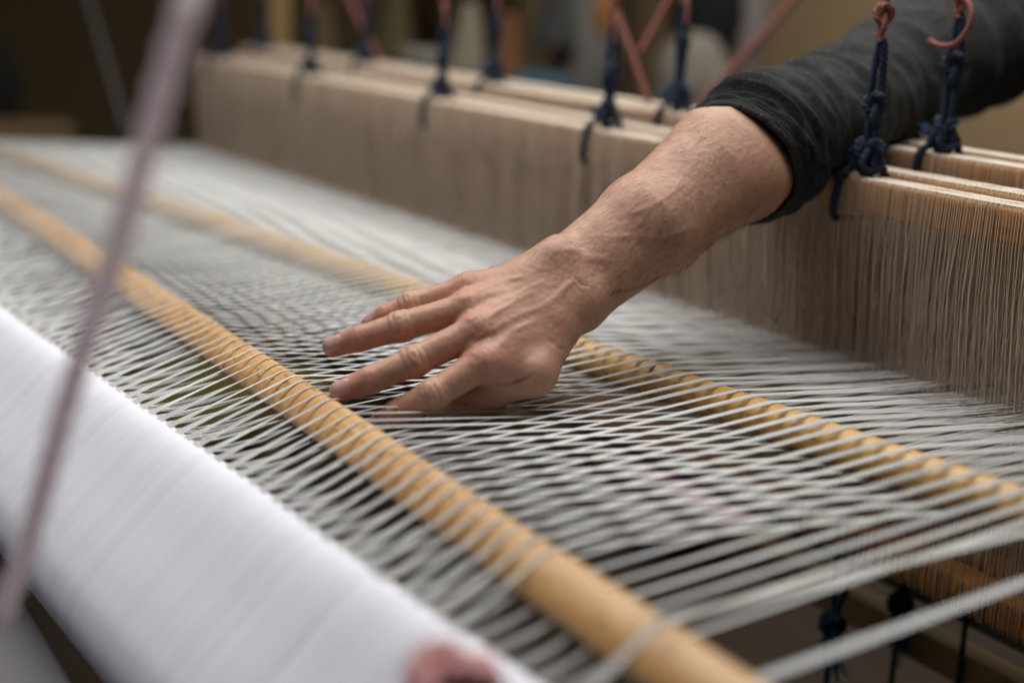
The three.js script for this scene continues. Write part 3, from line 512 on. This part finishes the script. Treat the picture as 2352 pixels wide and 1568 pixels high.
const march = (o, dir) => { const p = o.clone(); for (let k = 0; k < 40; k++) { const d = sdf(p.x, p.y, p.z); if (d < 0.00002) break; p.addScaledVector(dir, d * 0.9); } return p; };
for (const key of ['little', 'ring', 'middle', 'index']) {
  const f = fingers[key], tip = f.j[3], along = f.j[2].clone().sub(tip).normalize(), u = new THREE.Vector3(...f.up); u.addScaledVector(along, -u.dot(along)).normalize(); const ac = new THREE.Vector3().crossVectors(along, u), R = f.r[3];
  const patch = (a0, a1, lift, shrink) => {
    const pos = [], idx = [], na = 14, nb = 14;
    for (let i = 0; i <= na; i++) for (let j = 0; j <= nb; j++) {
      const s = i / na, t = j / nb * 2 - 1, a = lerp(a0, a1, s), half = R * shrink * Math.sqrt(Math.max(0.03, 1 - Math.pow(Math.abs(clamp((a - 0.0028) / 0.0078, -1, 1)), 4.5))), b = t * half;
      const dir = u.clone().multiplyScalar(-1), o = tip.clone().addScaledVector(along, a - 0.0012).addScaledVector(ac, b).addScaledVector(u, R * 2), p = march(o, dir); p.addScaledVector(grad(p.x, p.y, p.z), lift * (1 - 0.8 * Math.pow(Math.abs(t), 4)) - 0.0002 * Math.pow(Math.abs(t), 6));
      const q = toLoom(p); pos.push(q.x, q.y, q.z);
    }
    for (let i = 0; i < na; i++) for (let j = 0; j < nb; j++) { const A = i * (nb + 1) + j, B = A + nb + 1; idx.push(A, B, A + 1, A + 1, B, B + 1); }
    const g = new THREE.BufferGeometry(); g.setAttribute('position', new THREE.Float32BufferAttribute(pos, 3)); g.setIndex(idx); g.computeVertexNormals(); return g;
  };
  const nl = part('fingernail', patch(-0.0042, 0.0100, 0.00055, 0.80), M.nail, person);
  part('nail_edge', patch(-0.0050, -0.0030, 0.00072, 0.80), M.nailTip, nl);
}
// hair of the forearm
{
  const tb = new Tubes(), top = (s) => [lerp(1215, 1610, s), lerp(620, 270, s)], fw = new THREE.Vector3(-0.8, -0.55, 0.25).normalize();
  let made = 0, tries = 0;
  while (made < 2600 && tries++ < 20000) {
    const s = Math.pow(rnd(), 0.8), q = rnd(), cx = lerp(1270, 1700, s) + (q - 0.5) * 190, cy = lerp(665, 365, s) + (q - 0.5) * 255, o = camPt(cx, cy, 0.86), p = march(o, o.clone().normalize());
    if (sdf(p.x, p.y, p.z) > 0.001) continue; const n = grad(p.x, p.y, p.z), l = rr(0.005, 0.013) * (0.6 + 0.5 * s), d = fw.clone().add(new THREE.Vector3(rr(-0.5, 0.5), rr(-0.6, 0.6), rr(-0.2, 0.2))); d.addScaledVector(n, -d.dot(n)).normalize();
    const side = new THREE.Vector3().crossVectors(n, d), bend = rr(-0.5, 0.5), lift = rr(0.12, 0.42), pts = [];
    for (let k = 0; k <= 4; k++) { const t = k / 4, w = p.clone().addScaledVector(d, l * t).addScaledVector(n, l * lift * t * (1.15 - 0.55 * t)).addScaledVector(side, l * bend * t * t * 0.5), e = sdf(w.x, w.y, w.z); if (e < 0.0001) w.addScaledVector(grad(w.x, w.y, w.z), 0.0002 - e); const v = toLoom(w); pts.push([v.x, v.y, v.z]); }
    tb.add(pts, 0.000044, 3, 0.000018); made++;
  }
  // fringe on the outline, where hair stands away from the skin
  for (let k = 0; k < 700; k++) {
    const upper = rnd() < 0.5, s = rnd(), a = upper ? [lerp(1130, 1600, s), 0] : [lerp(1395, 1780, s), 1]; let cx = a[0], cy = upper ? lerp(600, 250, s) - 30 : lerp(760, 500, s) + 30; const dy = upper ? 2 : -2, depth = lerp(0.975, 1.07, s);
    let hit = null; for (let m = 0; m < 90; m++) { cy += dy; const w = camPt(cx, cy, depth + (upper ? 0.004 : -0.004)); if (sdf(w.x, w.y, w.z) < 0.0002) { hit = w; break; } } if (!hit) continue;
    const n = grad(hit.x, hit.y, hit.z), d = fw.clone().add(new THREE.Vector3(rr(-0.4, 0.4), rr(-0.3, 0.3), rr(-0.3, 0.3))).addScaledVector(n, 0.35).normalize(), l = rr(0.004, 0.010), pts = [];
    for (let m = 0; m <= 4; m++) { const t = m / 4, w = hit.clone().addScaledVector(d, l * t).addScaledVector(n, l * 0.25 * t - l * 0.3 * t * t), e = sdf(w.x, w.y, w.z); if (e < 0.0001) w.addScaledVector(grad(w.x, w.y, w.z), 0.0002 - e); const v = toLoom(w); pts.push([v.x, v.y, v.z]); }
    tb.add(pts, 0.000044, 3, 0.000018);
  }
  part('arm_hair', tb.build(), M.hair, person, 'stuff');
}
// sleeve
{
  const ctr = [[1696, 377, 1.083, 0.0520], [1724, 352, 1.098, 0.0545], [1775, 312, 1.125, 0.0545], [1835, 290, 1.158, 0.0535], [1905, 268, 1.200, 0.0520], [1985, 222, 1.255, 0.0550], [2070, 172, 1.300, 0.0600], [2215, 92, 1.365, 0.0720], [2420, -10, 1.44, 0.088], [2680, -140, 1.52, 0.098], [3150, -370, 1.68, 0.115]];
  const curve = new THREE.CatmullRomCurve3(ctr.map(([x, y, d]) => camPt(x, y, d))), n = 260, S2 = 220, L = curve.getLength();
  const rad = (t) => { const u = t * (ctr.length - 1), i = Math.min(ctr.length - 2, Math.floor(u)), f = u - i, e = f * f * (3 - 2 * f); return lerp(ctr[i][3], ctr[i + 1][3], e); };
  const pos = [], uv = [], idx = [], up = new THREE.Vector3(0, 0.3, 1), rows = [];
  for (let k = -14; k <= n; k++) {                                 // rows before 0 roll the cuff inwards
    const t = k > 0 ? Math.pow(k / n, 1.15) : 0, c = curve.getPoint(t), T = curve.getTangent(t), A = up.clone().addScaledVector(T, -up.dot(T)).normalize(), B = new THREE.Vector3().crossVectors(T, A), s = t * L; let inner = 0, shift = 0;
    if (k <= 0) { const q = -k / 14; if (q < 0.5) { const w = q * 2 * Math.PI; inner = 0.0028 * (1 - Math.cos(w)); shift = -0.0032 * Math.sin(w); } else { inner = 0.0056; shift = (q - 0.5) * 0.05; } }
    for (let j = 0; j <= S2; j++) {
      const a = j / S2 * Math.PI * 2, ca = Math.cos(a), sa = Math.sin(a);
      const amp = sm(0.01, 0.05, s) * (1 - 0.45 * sm(0.14, 0.3, s)), wv = s * 62 + 0.9 * sa - 0.6 * ca + 1.6 * noise(ca * 1.3 + 5, sa * 1.3, s * 12), f1 = Math.pow(0.5 + 0.5 * Math.sin(wv * 1.9), 1.6), f2 = noise(ca * 1.6, sa * 1.6, s * 48 + 2), f3 = noise(ca * 3, sa * 3, s * 80);
      const diag = Math.pow(0.5 + 0.5 * Math.sin(s * 95 - a * 2.0 + 1.5 * noise(s * 18, ca, sa)), 2);
      let r = rad(t) - inner + amp * (0.0058 * (f1 - 0.5) + 0.0042 * (diag - 0.4) + 0.0042 * f2 + 0.0014 * f3) + 0.0022 * noise(ca * 1.2, sa * 1.2, s * 20) + 0.0007 * noise(ca * 6, sa * 6, s * 60);
      r += 0.0022 * Math.exp(-(((s - 0.019 - 0.003 * noise(ca, sa, 3)) / 0.003) ** 2)) * (k > 0) * -1 + 0.0012 * Math.exp(-(((s - 0.010) / 0.007) ** 2));
      const edge = 0.0035 * noise(ca * 1.1 + 3, sa * 1.1, 1) * (1 - sm(0, 0.03, s));
      const p = c.clone().addScaledVector(A, ca * r).addScaledVector(B, sa * r * 1.02).addScaledVector(T, shift + edge), q = toLoom(p);
      if (q.z < -0.79) { const sh = q.z < -0.893 ? shafts[3] : shafts[1], fl = topY(sh, q.x) + 0.003; if (q.y < fl && q.z > -0.99) q.y = lerp(q.y, fl, sm(-0.79, -0.815, q.z)); }
      pos.push(q.x, q.y, q.z); uv.push(a * 0.055 / 0.16, s / 0.16);
    }
  }
  const R2 = n + 15; for (let i = 0; i < R2 - 1; i++) for (let j = 0; j < S2; j++) { const a = i * (S2 + 1) + j, b = a + S2 + 1; idx.push(a, b, a + 1, a + 1, b, b + 1); }
  const g = new THREE.BufferGeometry(); g.setAttribute('position', new THREE.Float32BufferAttribute(pos, 3)); g.setAttribute('uv', new THREE.Float32BufferAttribute(uv, 2)); g.setIndex(idx); g.computeVertexNormals();
  part('sleeve', g, M.cloth, person);
}

// ---------------------------------------------------------------- background and things under the loom
{
  const at = (px, py, d) => P(px, py, d);
  const pillar = (name, px, d, w, mat, label, cat, y0 = -Y0, y1 = 1.0) => { const q = at(px, 60, d); return solo(name, box(q.x - w / 2, q.x + w / 2, y0, y1, q.z - w / 2, q.z + w / 2, 0.004), mat, [q.x, y0, q.z], label, cat); };
  pillar('loom_post', 634, 2.95, 0.050, M.tanWood, 'light wooden loom post standing beyond the far end of the shafts', 'post');
  // cabinet with drawers behind
  const cab = thing('drawer_cabinet', 'dark brown wooden drawer cabinet behind the heddle shafts', 'cabinet', [-3.0, -Y0, -2.6]);
  const c0 = at(690, 60, 3.9), c1 = at(1180, 60, 3.6);
  const cx0 = Math.min(c0.x, c1.x), cx1 = Math.max(c0.x, c1.x), cz = Math.min(c0.z, c1.z);
  part('carcass', box(cx0, cx1, -Y0, 0.75, cz - 0.4, cz, 0.006), M.darkWood, cab);
  for (let i = 0; i < 3; i++) for (let k = 0; k < 6; k++) { const w = (cx1 - cx0) / 3, y = -Y0 + 0.06 + k * 0.255; const d = part('drawer', box(cx0 + i * w + 0.012, cx0 + (i + 1) * w - 0.012, y, y + 0.235, cz + 0.001, cz + 0.018, 0.004), M.brownWood, cab); part('knob', new THREE.SphereGeometry(0.014, 12, 8).translate(cx0 + (i + 0.5) * w, y + 0.12, cz + 0.028), M.tanWood, d); }
  const bag = (name, px, py, d, rx, ry, mat, label, cat) => { const q = at(px, py, d), g = new THREE.SphereGeometry(1, 36, 26), p = g.attributes.position; for (let i = 0; i < p.count; i++) { const x = p.getX(i), y = p.getY(i), z = p.getZ(i), k = 1 + 0.16 * noise(x * 1.8 + px, y * 1.8, z * 1.8) + 0.05 * noise(x * 6, y * 6 + px, z * 6); p.setXYZ(i, q.x + x * rx * k, q.y + y * ry * k, q.z + z * rx * 0.8 * k); } g.computeVertexNormals(); return solo(name, g, mat, [q.x, q.y - ry, q.z], label, cat); };
  bag('cloth_sack', 1345, 110, 3.2, 0.085, 0.20, M.paleGrey, 'pale grey cloth sack hanging behind the middle of the shafts', 'sack');
  bag('cloth_sack', 1225, 60, 3.4, 0.055, 0.22, S({ color: C(0.20, 0.15, 0.07), roughness: 0.9 }), 'narrow olive brown sack beside the pale grey sack', 'sack');
  bag('dark_coat', 1625, 40, 3.0, 0.085, 0.13, M.black, 'black garment hanging behind the rear heddle bars', 'coat');
  bag('cloth_sack', 1590, 190, 2.9, 0.10, 0.10, S({ color: C(0.30, 0.27, 0.22), roughness: 0.9 }), 'beige grey bundle under the black garment', 'sack');
  bag('cloth_sack', 1722, 40, 3.0, 0.045, 0.14, S({ color: C(0.36, 0.30, 0.29), roughness: 0.9 }), 'pinkish grey cloth beside the black garment', 'sack');
  bag('yarn_bundle', 1242, 195, 2.6, 0.075, 0.026, M.teal, 'dark teal yarn bundle lying behind the rear heddle bars', 'yarn');
  bag('yarn_bundle', 965, 132, 2.8, 0.055, 0.022, M.paleGrey, 'pale yarn bundle behind the navy cords', 'yarn');
  bag('yarn_bundle', 1385, 30, 2.9, 0.022, 0.05, M.orange, 'small orange yarn bundle beside the grey sack', 'yarn');
  [[735, 95, 'brown', C(0.16, 0.10, 0.05)], [905, 60, 'dark olive', C(0.12, 0.10, 0.04)], [1075, 95, 'cream', C(0.38, 0.33, 0.24)], [1165, 120, 'rust coloured', C(0.26, 0.11, 0.05)], [1275, 30, 'dark grey', C(0.08, 0.08, 0.08)]].forEach(([px, py, word, c]) => {
    const q = at(px, py, 3.1), g = new THREE.LatheGeometry([[0, 0], [0.045, 0], [0.05, 0.01], [0.046, 0.03], [0.022, 0.15], [0.016, 0.165], [0, 0.168]].map(([r, y]) => new THREE.Vector2(r, y)), 28); g.translate(q.x, q.y - 0.08, q.z);
    solo('yarn_cone', g, S({ color: c, roughness: 0.9 }), [q.x, q.y - 0.08, q.z], word + ' yarn cone behind the hanging cords', 'yarn cone', 'yarn cones behind the loom');
  });
  // left: side frame of the loom, dark stand, grey cord
  { const q = at(60, 305, 2.75); solo('loom_side_rail', box(q.x - 0.05, q.x + 0.05, q.y - 0.026, q.y + 0.026, q.z - 0.085, q.z + 0.6, 0.004), M.brownWood, [q.x, q.y - 0.026, q.z], 'brown wooden rail end at the far side of the loom', 'rail'); }
  bag('dark_bundle', -40, 190, 3.2, 0.10, 0.13, M.black, 'black bundle beyond the rail at the far side', 'bundle');
  tied('grey_cord', at(185, -60, 2.9), at(290, 300, 2.8), 0.0, 0.006, M.grey, 'grey cord hanging slantwise at the far end of the loom');
  // front rail below the beam, with a wooden dowel
  const r0 = at(20, 1440, 0.66), r1 = at(330, 1640, 0.56);
  const rail = thing('frame_rail', 'grey painted loom rail below the wound beam', 'rail', [r0.x, -0.26, -0.13]);
  part('rail', box(-1.6, -0.30, -0.245, -0.165, -0.185, -0.135, 0.006), M.grey, rail);
  { const g = new THREE.CylinderGeometry(0.009, 0.009, 0.03, 20); g.rotateX(Math.PI / 2); const x = -0.60; g.translate(x, -0.195, -0.128); const d = part('dowel', g, M.orange, rail); const h = new THREE.CylinderGeometry(0.008, 0.008, 0.02, 20); h.rotateX(Math.PI / 2); h.translate(x - 0.022, -0.2, -0.13); part('bolt', h, M.black, d); }  // the black cylinder stands for a dark hole beside the dowel
  // lamms and treadle bars below the shafts
  const low = (y, z, h, w, mat, label) => solo('lamm_bar', box(-2.4, -0.2, y - h, y, z - w, z, 0.004), mat, [-1.3, y - h, z], label, 'bar', 'bars below the heddle shafts');
  low(-0.205, -0.93, 0.03, 0.03, M.greyGreen, 'grey green lamm bar under the heddle shafts');
  low(-0.262, -0.93, 0.03, 0.03, M.tanWood, 'tan wooden lamm bar lowest under the shafts');
  // things on the floor seen through the yarns
  const floorBag = (name, x, z, rx, h, mat, label, cat) => { const g = new THREE.SphereGeometry(1, 36, 24), p = g.attributes.position; for (let i = 0; i < p.count; i++) { const a = p.getX(i), b = p.getY(i), c = p.getZ(i), k = 1 + 0.2 * noise(a * 2 + x * 9, b * 2, c * 2); p.setXYZ(i, x + a * rx * k, -Y0 + Math.max(0, h * 0.5 + b * h * 0.55 * k), z + c * rx * k); } g.computeVertexNormals(); return solo(name, g, mat, [x, -Y0, z], label, cat); };
  floorBag('cloth_bundle', -3.35, -1.12, 0.30, 0.2, M.olive, 'olive yellow cloth bundle on the floor under the loom', 'cloth');
  floorBag('cloth_bundle', -2.22, -1.85, 0.16, 0.18, M.magenta, 'magenta cloth bundle on the floor under the loom', 'cloth');
}
renderer.render(scene, camera);
